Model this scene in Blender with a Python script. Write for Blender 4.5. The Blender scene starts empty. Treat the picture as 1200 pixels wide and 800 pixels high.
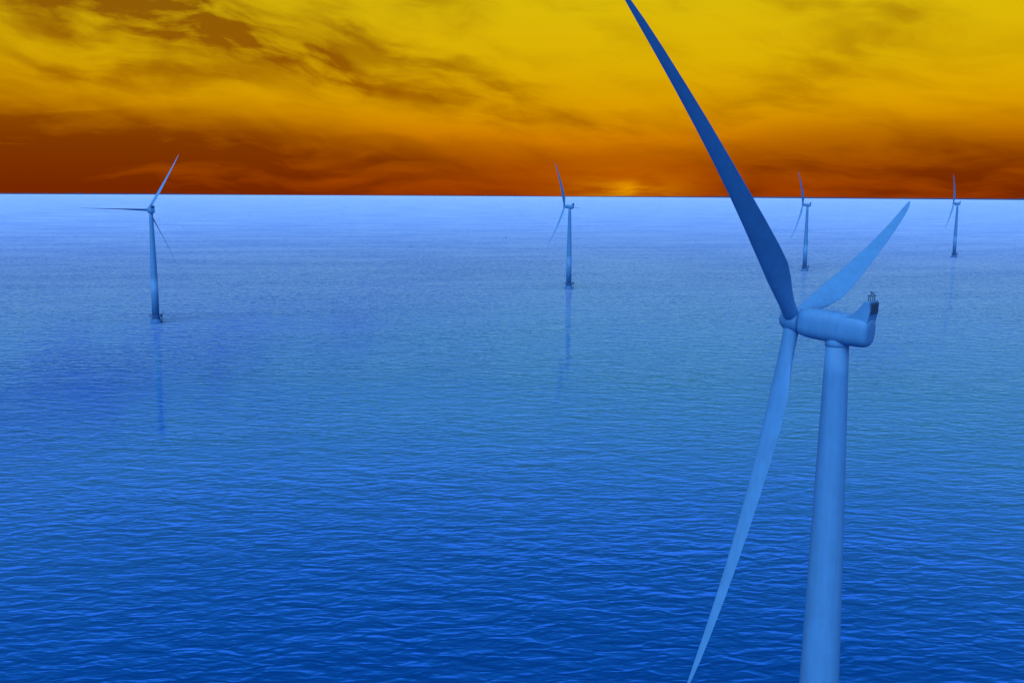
import bpy, bmesh, math, random
from mathutils import Vector, Matrix
random.seed(4)
sc=bpy.context.scene
sc.view_settings.view_transform='Standard'; sc.view_settings.look='None'; sc.view_settings.exposure=0
COL=sc.collection
# ---------------------------------------------------------------- node helper
class V:
    def __init__(s,nt,sock): s.nt=nt; s.s=sock
def mth(nt,op,*a,clamp=False):
    n=nt.nodes.new('ShaderNodeMath'); n.operation=op; n.use_clamp=clamp
    for i,x in enumerate(a):
        if isinstance(x,V): nt.links.new(x.s,n.inputs[i])
        else: n.inputs[i].default_value=x
    return V(nt,n.outputs[0])
for nm,op in (('add','ADD'),('sub','SUBTRACT'),('mul','MULTIPLY'),('truediv','DIVIDE')):
    setattr(V,'__%s__'%nm,(lambda op:lambda s,o:mth(s.nt,op,s,o))(op))
    setattr(V,'__r%s__'%nm,(lambda op:lambda s,o:mth(s.nt,op,o,s))(op))
def sstep(x,a,b,lo=0.,hi=1.):
    n=x.nt.nodes.new('ShaderNodeMapRange'); n.interpolation_type='SMOOTHSTEP'
    x.nt.links.new(x.s,n.inputs[0])
    for i,k in enumerate((a,b,lo,hi)): n.inputs[i+1].default_value=k
    return V(x.nt,n.outputs[0])
def comb(nt,x,y,z=0.):
    n=nt.nodes.new('ShaderNodeCombineXYZ')
    for i,k in enumerate((x,y,z)):
        if isinstance(k,V): nt.links.new(k.s,n.inputs[i])
        else: n.inputs[i].default_value=k
    return V(nt,n.outputs[0])
def noise(nt,vec,scale=1.,detail=4.,rough=.5,dist=0.):
    n=nt.nodes.new('ShaderNodeTexNoise'); n.inputs['Scale'].default_value=scale
    n.inputs['Detail'].default_value=detail; n.inputs['Roughness'].default_value=rough; n.inputs['Distortion'].default_value=dist
    nt.links.new(vec.s,n.inputs['Vector']); return V(nt,n.outputs['Fac'])
def mixc(nt,f,a,b):
    n=nt.nodes.new('ShaderNodeMix'); n.data_type='RGBA'
    for k,x in ((0,f),(6,a),(7,b)):
        if isinstance(x,V): nt.links.new(x.s,n.inputs[k])
        elif k==0: n.inputs[0].default_value=x
        else: n.inputs[k].default_value=(*x,1)
    return V(nt,n.outputs[2])
def ramp(nt,f,stops,interp='LINEAR'):
    cr=nt.nodes.new('ShaderNodeValToRGB'); el=cr.color_ramp; el.interpolation=interp
    for i,(p,c) in enumerate(stops):
        e=el.elements[i] if i<2 else el.elements.new(p)
        e.position=p; e.color=(*c,1)
    nt.links.new(f.s,cr.inputs[0]); return V(nt,cr.outputs[0])
# ---------------------------------------------------------------- world
FILL_AZ=math.radians(-160); FILL_EL=math.radians(52)
w=bpy.data.worlds.new("World"); sc.world=w; w.use_nodes=True
w.cycles.sampling_method='MANUAL'; w.cycles.sample_map_resolution=256
nt=w.node_tree; nt.nodes.clear()
tc=nt.nodes.new('ShaderNodeTexCoord'); sp=nt.nodes.new('ShaderNodeSeparateXYZ'); nt.links.new(tc.outputs['Generated'],sp.inputs[0])
x,y,z=[V(nt,o) for o in sp.outputs]
D=180/math.pi
A=mth(nt,'ARCTAN2',x,y)*D
E=mth(nt,'ARCSINE',z)*D
wa=(noise(nt,comb(nt,A*.10,E*.22),1.,3,.5)-.5)*5.0
wb=(noise(nt,comb(nt,A*.10+31.,E*.22+7.),1.,4,.5)-.5)*3.2
Aw=A+wa; Ew=E+wb
def seg(x0,e0,x1,e1,wd,amp):
    dx,de=x1-x0,e1-e0; L2=dx*dx+de*de
    px=Aw-x0; pe=Ew-e0
    t=mth(nt,'ADD',px*(dx/L2),pe*(de/L2),clamp=True)
    qx=(px-t*dx)*.6; qe=pe-t*de
    d2=qx*qx+qe*qe
    return mth(nt,'EXPONENT',d2*(-1/(wd*wd)))*amp
ca,sa=math.cos(math.radians(-11)),math.sin(math.radians(-11))
S1=noise(nt,comb(nt,(Aw*ca+Ew*sa)*.17,(Ew*ca-Aw*sa)*.62),1.,6,.56,.1)
S2=noise(nt,comb(nt,Aw*.09+50.,Ew*.80),1.,5,.56,.05)
S3=noise(nt,comb(nt,A*.35+5.,E*1.8),1.,3,.6,.3)
segs=[(-28,11.8,-19,9.6,2.5,1.0),(-21,9.4,-11,7.2,1.4,.8),(-17,7.8,-4,5.0,.9,.85),(-9,8.8,0,5.4,.9,.75),
      (-24,6.2,-15,5.4,.8,.5),(-1,4.1,6,3.5,.7,.6),(13,4.6,19,7.8,1.7,.42),(-14,11.6,-2,10.0,1.0,.4),(9,10.6,21,9.2,.5,.4)]
dens=None
for s in segs:
    g=seg(*s); dens=g if dens is None else dens+g
wisp=dens*sstep(S1,.32,.62,.12,1.15)
topE=sstep(A,-27,5,4.2,1.7)
topR=sstep(A,7,18,0.,1.3)
bank=sstep((Ew*.35+E*.65)-(topE+topR)+(S2-.5)*2.8,-1.8,1.8,1.,0.)
bank=bank*sstep(S2,.34,.62,.58,1.0)
glow=mth(nt,'EXPONENT',((A-5.)*(A-5.)*.006+(E-.3)*(E-.3)*.6)*-1.)
bank=bank*(1.-glow*.5)
soft=sstep(S1,.42,.72,0.,.20)+sstep(A,6,-27,.02,.26)*sstep(S1,.3,.6,.6,1.)
den=mth(nt,'ADD',mth(nt,'MAXIMUM',wisp*.66,bank),soft,clamp=True)
den=mth(nt,'MULTIPLY',den,.94)
G14=E*(1/14)
def st14(l): return [(p/14,c) for p,c in l]
brt=ramp(nt,G14,st14([(0.0,(.50,.075,0)),(1.2,(.58,.12,0)),(3,(.66,.22,0)),(4.5,(.71,.33,.0)),(7,(.72,.435,.001)),(10.5,(.71,.50,.003)),(14,(.74,.56,.01))]))
drk=ramp(nt,G14,st14([(0.0,(.16,.016,.0)),(2.5,(.19,.029,.0)),(5,(.30,.078,.0)),(10,(.24,.085,.002))]))
skyc=mixc(nt,den,brt,drk)
sg=mth(nt,'EXPONENT',((A-6.4)*(A-6.4)*.10+(E)*(E)*1.1)*-1.)*.4+mth(nt,'EXPONENT',((A-6.4)*(A-6.4)*1.8+(E-.1)*(E-.1)*6.)*-1.)*.4
skyc=mixc(nt,mth(nt,'MULTIPLY',sg,sstep(S3,.35,.6,.35,1.),clamp=True),skyc,(.90,.36,.0))
b1=nt.nodes.new('ShaderNodeBackground'); nt.links.new(skyc.s,b1.inputs[0]); b1.inputs[1].default_value=1.
ns=nt.nodes.new('ShaderNodeTexSky'); ns.sky_type='NISHITA'; ns.sun_disc=False
ns.sun_elevation=FILL_EL; ns.sun_rotation=FILL_AZ; ns.altitude=100; ns.air_density=1.; ns.dust_density=1.; ns.ozone_density=2
b2=nt.nodes.new('ShaderNodeBackground'); nt.links.new(ns.outputs[0],b2.inputs[0]); b2.inputs[1].default_value=.15
absA=mth(nt,'ABSOLUTE',A)
f=sstep(E,15,27,1.,0.)*sstep(absA,45,85,1.,0.)
mx=nt.nodes.new('ShaderNodeMixShader'); nt.links.new(f.s,mx.inputs[0]); nt.links.new(b2.outputs[0],mx.inputs[1]); nt.links.new(b1.outputs[0],mx.inputs[2])
wo=nt.nodes.new('ShaderNodeOutputWorld'); nt.links.new(mx.outputs[0],wo.inputs[0])
# ---------------------------------------------------------------- sun
L=bpy.data.lights.new("fill_light","SUN"); L.energy=2.7; L.angle=math.radians(55); L.color=(1,.97,.94)  # soft fill added behind the camera to light the turbines evenly
lo=bpy.data.objects.new("fill_light",L); COL.objects.link(lo)
sd=Vector((math.sin(FILL_AZ)*math.cos(FILL_EL),math.cos(FILL_AZ)*math.cos(FILL_EL),math.sin(FILL_EL)))
lo.rotation_euler=sd.to_track_quat('Z','Y').to_euler(); lo.location=(0,0,300)
# ---------------------------------------------------------------- materials
def newmat(n):
    m=bpy.data.materials.new(n); m.use_nodes=True; m.node_tree.nodes.clear(); return m,m.node_tree
def paint(name,col,rough=.45,var=.10):
    m,nt=newmat(name)
    tc=nt.nodes.new('ShaderNodeTexCoord'); o=V(nt,tc.outputs['Object'])
    mp=nt.nodes.new('ShaderNodeMapping'); mp.inputs['Scale'].default_value=(1.6,1.6,.12); nt.links.new(o.s,mp.inputs[0])
    n1=noise(nt,V(nt,mp.outputs[0]),1.,5,.6); n2=noise(nt,o,.35,4,.6)
    k=sstep(n1*.5+n2*.5,.3,.7,0.,1.)
    c=mixc(nt,k,tuple(a*(1-var) for a in col),tuple(min(1,a*(1+var)) for a in col))
    p=nt.nodes.new('ShaderNodeBsdfPrincipled'); nt.links.new(c.s,p.inputs['Base Color'])
    p.inputs['Roughness'].default_value=rough; p.inputs['Specular IOR Level'].default_value=.2
    out=nt.nodes.new('ShaderNodeOutputMaterial'); nt.links.new(p.outputs[0],out.inputs[0]); return m
M_PAINT=paint("turbine_paint",(.032,.18,.50),.65)
M_BLADE=paint("blade_paint",(.034,.19,.52),.65)
M_DARK=paint("dark_metal",(.012,.05,.16),.5)
M_CONC=paint("foundation_concrete",(.022,.125,.40),.8,.3)
M_LAND=paint("coast",(.010,.04,.13),.9,.4)
# sea
m,nt=newmat("sea_water"); M_SEA=m
tc=nt.nodes.new('ShaderNodeTexCoord'); o=V(nt,tc.outputs['Object'])
def mapped(sx,sy,rot):
    mp=nt.nodes.new('ShaderNodeMapping'); mp.vector_type='TEXTURE'
    mp.inputs['Scale'].default_value=(sx,sy,1); mp.inputs['Rotation'].default_value=(0,0,math.radians(rot)); nt.links.new(o.s,mp.inputs[0]); return V(nt,mp.outputs[0])
h1=noise(nt,mapped(16,7.0,-9),1.,1,.5,.6)
h2=noise(nt,mapped(6.6,3.0,6),1.,1,.5,.7)
h3=noise(nt,mapped(2.4,1.2,-14),1.,1,.5,.4)
gust=sstep(noise(nt,mapped(260,90,10),1.,3,.6),.3,.7,.7,1.25)
H=(h1*1.5+h2*1.15+h3*.24)*gust
def bump(d):
    bp=nt.nodes.new('ShaderNodeBump'); bp.inputs['Strength'].default_value=1.; bp.inputs['Distance'].default_value=d; nt.links.new(H.s,bp.inputs['Height']); return bp.outputs[0]
B1=bump(.72); B2=bump(.045)
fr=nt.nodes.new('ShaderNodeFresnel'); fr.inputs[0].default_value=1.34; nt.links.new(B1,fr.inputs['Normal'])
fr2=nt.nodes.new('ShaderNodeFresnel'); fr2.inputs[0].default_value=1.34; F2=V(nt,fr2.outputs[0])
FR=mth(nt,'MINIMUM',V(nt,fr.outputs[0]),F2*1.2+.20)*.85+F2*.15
sheen_col=ramp(nt,FR,[(0.02,(.0,.028,.17)),(.07,(.001,.045,.25)),(.15,(.003,.076,.37)),(.25,(.010,.112,.60)),(.38,(.024,.165,.90)),(.52,(.07,.28,1.)),(.66,(.19,.46,1.)),(.80,(.33,.60,1.))])  # pale reflective sheen and ripple glints painted into diffuse colour by view angle
df=nt.nodes.new('ShaderNodeBsdfDiffuse'); nt.links.new(sheen_col.s,df.inputs[0])
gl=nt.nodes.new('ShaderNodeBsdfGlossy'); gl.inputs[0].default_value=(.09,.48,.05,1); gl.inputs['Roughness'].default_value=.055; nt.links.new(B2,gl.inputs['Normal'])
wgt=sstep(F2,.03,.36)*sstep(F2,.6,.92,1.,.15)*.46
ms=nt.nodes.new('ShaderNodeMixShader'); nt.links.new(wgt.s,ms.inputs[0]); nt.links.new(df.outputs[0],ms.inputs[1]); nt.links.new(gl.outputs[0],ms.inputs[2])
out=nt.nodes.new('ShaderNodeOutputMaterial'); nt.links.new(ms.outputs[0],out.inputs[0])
# ---------------------------------------------------------------- mesh helpers
def mesh_obj(name,verts,faces,mat,parent=None,smooth=True):
    me=bpy.data.meshes.new(name); me.from_pydata([tuple(v) for v in verts],[],faces); me.update()
    bm=bmesh.new(); bm.from_mesh(me); bmesh.ops.recalc_face_normals(bm,faces=bm.faces); bm.to_mesh(me); bm.free()
    for p in me.polygons: p.use_smooth=smooth
    me.materials.append(mat)
    ob=bpy.data.objects.new(name,me); COL.objects.link(ob)
    if parent: ob.parent=parent
    return ob
def loft(sections,closed=True,caps=True):
    n=len(sections[0]); vs=[p for s in sections for p in s]; fs=[]
    for i in range(len(sections)-1):
        for j in range(n):
            k=(j+1)%n; fs.append((i*n+j,i*n+k,(i+1)*n+k,(i+1)*n+j))
    if caps: fs.append(tuple(range(n))[::-1]); fs.append(tuple((len(sections)-1)*n+j for j in range(n)))
    return vs,fs
def ring(c,a,b,ra,rb,n=48,pw=2.):
    r=[]
    for i in range(n):
        t=2*math.pi*i/n; ct,st=math.cos(t),math.sin(t)
        r.append(c+a*(ra*math.copysign(abs(ct)**(2/pw),ct))+b*(rb*math.copysign(abs(st)**(2/pw),st)))
    return r
ZV=Vector((0,0,1)); XV=Vector((1,0,0)); YV=Vector((0,1,0))
def lathe(prof,n=48):
    return loft([ring(Vector((0,0,zz)),XV,YV,r,r,n) for r,zz in prof])
def rod(a,b,r,n=8):
    a,b=Vector(a),Vector(b); d=(b-a).normalized(); u=d.orthogonal().normalized(); v=d.cross(u)
    return loft([ring(a,u,v,r,r,n),ring(b,u,v,r,r,n)])
def join(parts):
    vs,fs=[],[]
    for v,f in parts:
        k=len(vs); vs+=list(v); fs+=[tuple(i+k for i in q) for q in f]
    return vs,fs
def box(c,ax,ay,az,sx,sy,sz):
    c=Vector(c); vs=[c+ax*(i*sx/2)+ay*(j*sy/2)+az*(k*sz/2) for i in(-1,1) for j in(-1,1) for k in(-1,1)]
    return vs,[(0,1,3,2),(4,6,7,5),(0,4,5,1),(2,3,7,6),(0,2,6,4),(1,5,7,3)]
# ---------------------------------------------------------------- turbine
HUBH,R,TILT,CONE,BEND,OVER=83.8,48.3,.0711,-.0094,.0864,5.86
def turbine(X,Y,yaw,phase,pitch=72,lens=(1,1,1)):
    root=bpy.data.objects.new("wind_turbine",None); COL.objects.link(root); root.location=(X,Y,0)
    n=Vector((math.cos(yaw)*math.cos(TILT),math.sin(yaw)*math.cos(TILT),-math.sin(TILT)))
    mm=Vector((-math.sin(yaw),math.cos(yaw),0)); u=mm.cross(n)
    if u.z<0:u=-u
    top=Vector((0,0,HUBH)); hub=top-n*OVER
    prof=[(2.62,5.2),(2.62,22),(2.6,30)]
    for i in range(13):
        t=i/12; zz=30+(HUBH-1.6-30)*t; prof.append((2.6+(1.36-2.6)*t**1.05,zz))
    v,f=lathe(prof,64); tw=mesh_obj("tower",v,f,M_PAINT,root)
    v,f=lathe([(1.4,HUBH-2.25),(1.46,HUBH-2.15),(1.48,HUBH-1.4)],48); mesh_obj("yaw_bearing",v,f,M_PAINT,root)
    side=mm
    secs=[]
    for s,r in ((1.0,1.25),(1.15,1.5),(1.5,1.66),(2.3,1.8),(3.4,1.87),(5,1.9),(7,1.9),(8.6,1.9),(9.35,1.84),(9.7,1.7),(9.87,1.45),(9.92,1.0)):
        secs.append(ring(hub+n*s,side,u,r*.94,r,48,2.8))
    v,f=loft(secs); mesh_obj("nacelle",v,f,M_PAINT,root)
    v,f=join([loft([ring(hub+n*s,side,u,.94*rr,rr,48,2.8) for s,rr in((a-.04,1.86),(a-.03,1.912),(a+.03,1.912),(a+.04,1.86))]) for a in (5.2,7.4)])
    mesh_obj("nacelle_seams",v,f,M_BLADE,root)
    pr=[(6.9,1.5),(7.7,1.92),(8.35,2.5),(8.8,3.15),(9.15,3.7),(9.75,3.75),(9.95,2.6),(9.75,1.0),(8.5,.9)]
    A_=[];
    for hw,kk in ((-1.35,0),(-1.2,.08),(1.2,.08),(1.35,0)):
        A_.append([hub+n*s+u*(q+(kk if q>2 else 0))+side*hw for s,q in pr])
    v,f=loft(A_); mesh_obj("cooler_housing",v,f,M_PAINT,root,False)
    P=[]
    P.append(box(hub+n*9.93+u*2.95,n,side,u,.12,2.2,1.35))
    for i in range(7): P.append(box(hub+n*10.02+u*(2.4+.18*i),n,side,u,.08,2.1,.05))
    v,f=join(P); mesh_obj("radiator",v,f,M_DARK,root,False)
    P=[]
    for dy,hh in ((-.9,.7),(-.3,1.1),(.35,.9),(.95,.6)):
        b=hub+n*9.45+side*dy; P.append(rod(b+u*3.5,b+u*(3.7+hh),.05)); P.append(box(b+u*(3.75+hh),n,side,u,.25,.14,.14))
        P.append(rod(b+u*(3.4+hh)-side*.25,b+u*(3.4+hh)+side*.25,.035))
    v,f=join(P); mesh_obj("weather_masts",v,f,M_DARK,root,False)
    P=[]
    for s in [2.6+.9*i for i in range(5)]:
        for d in(-.7,.7): P.append(rod(hub+n*s+side*d+u*1.7,hub+n*s+side*d+u*2.15,.025,6))
    for d in(-.7,.7): P.append(rod(hub+n*2.6+side*d+u*2.15,hub+n*6.2+side*d+u*2.15,.025,6))
    v,f=join(P); mesh_obj("roof_rails",v,f,M_PAINT,root,False)
    secs=[]
    for s,r in ((-1.75,.12),(-1.68,.5),(-1.45,.9),(-1.0,1.27),(-.4,1.5),(.3,1.58),(.85,1.56),(.98,1.42)):
        secs.append(ring(hub+n*s,side,u,r,r,40))
    v,f=loft(secs); mesh_obj("spinner",v,f,M_PAINT,root)
    st=[(.0,1.9,1.9,0),(.035,1.9,1.9,0),(.07,1.95,1.75,.1),(.11,2.3,1.45,.35),(.16,2.85,1.15,.7),(.21,3.15,.92,1),(.27,3.05,.74,1),(.35,2.75,.56,1),(.45,2.35,.42,1),(.55,2.0,.33,1),(.65,1.7,.26,1),(.75,1.4,.2,1),(.85,1.1,.15,1),(.92,.85,.11,1),(.97,.55,.08,1),(.99,.32,.05,1),(1.,.08,.03,1)]
    for k in range(3):
        ph=phase+k*2*math.pi/3
        rd=mm*math.sin(ph)+u*math.cos(ph); tg=mm*math.cos(ph)-u*math.sin(ph)
        secs=[]
        for fr_,c,th,af in st:
            r=fr_*R*lens[k]; b=math.radians(pitch-(12*(1-fr_)**2-4))
            cd=tg*math.cos(b)+n*math.sin(b); td=n*math.cos(b)-tg*math.sin(b)
            cen=hub+rd*(r if fr_>0 else .6)-n*(CONE*r+BEND*r*r/R)
            pts=[]
            N=28
            for i in range(N):
                t=2*math.pi*i/N
                xe=.5*math.cos(t); ye=.5*math.sin(t)
                xa=.5+.5*math.cos(t)
                tk=5*(.2969*math.sqrt(max(xa,0))-.126*xa-.3516*xa**2+.2843*xa**3-.1015*xa**4)
                ya=math.copysign(tk,math.sin(t))
                xx=(1-af)*xe+af*(xa-.34); yy=(1-af)*ye+af*ya
                pts.append(cen+cd*(xx*c)+td*(yy*th))
            secs.append(pts)
        v,f=loft(secs); mesh_obj("blade_%d"%(k+1),v,f,M_BLADE,root)
    v,f=lathe([(4.2,-3),(4.0,1.2),(3.2,3.4),(3.0,5.0),(4.4,5.1),(4.4,5.5),(2.7,5.52)],48); mesh_obj("foundation",v,f,M_CONC,root,False)
    P=[]
    nn=24
    for i in range(nn):
        a=2*math.pi*i/nn; b=2*math.pi*(i+1)/nn
        p=Vector((4.3*math.cos(a),4.3*math.sin(a),5.5)); q=Vector((4.3*math.cos(b),4.3*math.sin(b),5.5))
        P.append(rod(p,p+ZV*1.2,.05,6))
        for hh in(.6,1.2): P.append(rod(p+ZV*hh,q+ZV*hh,.04,6))
    v,f=join(P); mesh_obj("railing",v,f,M_DARK,root,False)
    P=[box((4.6,-1.2,6.2),XV,YV,ZV,1.6,1.6,1.5),rod((4.4,1.4,5.5),(4.4,1.4,8.6),.12),rod((4.4,1.4,8.6),(6.4,1.4,9.0),.1),
       rod((4.5,-.6,-2),(4.5,-.6,6.5),.18),rod((4.5,.6,-2),(4.5,.6,6.5),.18)]
    for i in range(16): P.append(rod((4.5,-.6,-1+.45*i),(4.5,.6,-1+.45*i),.04,6))
    v,f=join(P); mesh_obj("boat_landing",v,f,M_DARK,root,False)
    d=Vector((math.cos(-1.9),math.sin(-1.9),0)); e=ZV.cross(d)
    v,f=box(d*2.6+ZV*7.0,d,e,ZV,.16,.95,2.3); mesh_obj("door",v,f,M_DARK,root,False)
    return root
turbine(39.5985,121.401,-.7079,-.8227,lens=(1.05,1,1.01))
turbine(-267.66,752.02,-.8914,.5517)
turbine(58.14,1038.2,-.4962,-.4726)
turbine(374.8,1294.5,-.5503,-.5421)
turbine(693.2,1587.2,-.536,-.4213)
# ---------------------------------------------------------------- sea
RS=18000; rings=[0,60,150,300,600,1200,2500,5000,9000,13500,RS]; ns_=128
vs=[(0,0,0)]; fs=[]
for r in rings[1:]:
    for i in range(ns_):
        a=2*math.pi*i/ns_; vs.append((r*math.sin(a),r*math.cos(a),0))
for i in range(ns_): fs.append((0,1+(i+1)%ns_,1+i))
for k in range(len(rings)-2):
    for i in range(ns_):
        j=(i+1)%ns_; a=1+k*ns_; b=a+ns_; fs.append((a+i,a+j,b+j,b+i))
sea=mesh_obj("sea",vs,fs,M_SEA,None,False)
if sea.data.polygons[0].normal.z<0: sea.data.flip_normals()
# distant coastline
N=400;vs=[];fs=[]
hs=[]
for i in range(N+1):
    t=i/N; hs.append(11+6*math.sin(t*9+1)+3*math.sin(t*31)+random.random()*5+ (random.random()*9 if random.random()<.08 else 0))
for i in range(N+1):
    a=math.radians(-40+80*i/N)
    for (r,hh) in ((17300,-1),(17380,hs[i]*.8),(17600,hs[i]),(17800,-1)):
        vs.append((r*math.sin(a),r*math.cos(a),hh))
for i in range(N):
    for k in range(3): fs.append((i*4+k,i*4+4+k,i*4+5+k,i*4+1+k))
mesh_obj("distant_coastline",vs,fs,M_LAND,None,False)
# buoy
az=math.atan((592-600)/1182); dd=2150
bu=bpy.data.objects.new("navigation_buoy",None); COL.objects.link(bu); bu.location=(dd*math.sin(az),dd*math.cos(az),0)
v,f=lathe([(.3,-1),(1.6,-.4),(1.7,.5),(1.1,.9),(.7,1.0)],24); mesh_obj("float",v,f,M_DARK,bu)
P=[rod((.8*math.cos(a),.8*math.sin(a),.9),(.2*math.cos(a),.2*math.sin(a),4.6),.1) for a in(0,1.57,3.14,4.71)]
P.append(lathe([(.5,4.5),(.55,5.2),(.1,6.0)],16))
v,f=join(P); mesh_obj("mast",v,f,M_DARK,bu,False)
# ---------------------------------------------------------------- camera
cam=bpy.data.cameras.new("camera"); co=bpy.data.objects.new("camera",cam); COL.objects.link(co)
cam.sensor_width=36; cam.lens=1182.18/1200*36; cam.clip_end=60000; cam.clip_start=.5
p,ro=.14844,.00584
F=Vector((0,math.cos(p),-math.sin(p))); U0=Vector((0,math.sin(p),math.cos(p))); R0=XV
r_=R0*math.cos(ro)+U0*math.sin(ro); u_=-R0*math.sin(ro)+U0*math.cos(ro)
Mx=Matrix((r_,u_,-F)).transposed().to_4x4(); Mx.translation=Vector((0,0,100)); co.matrix_world=Mx
sc.camera=co
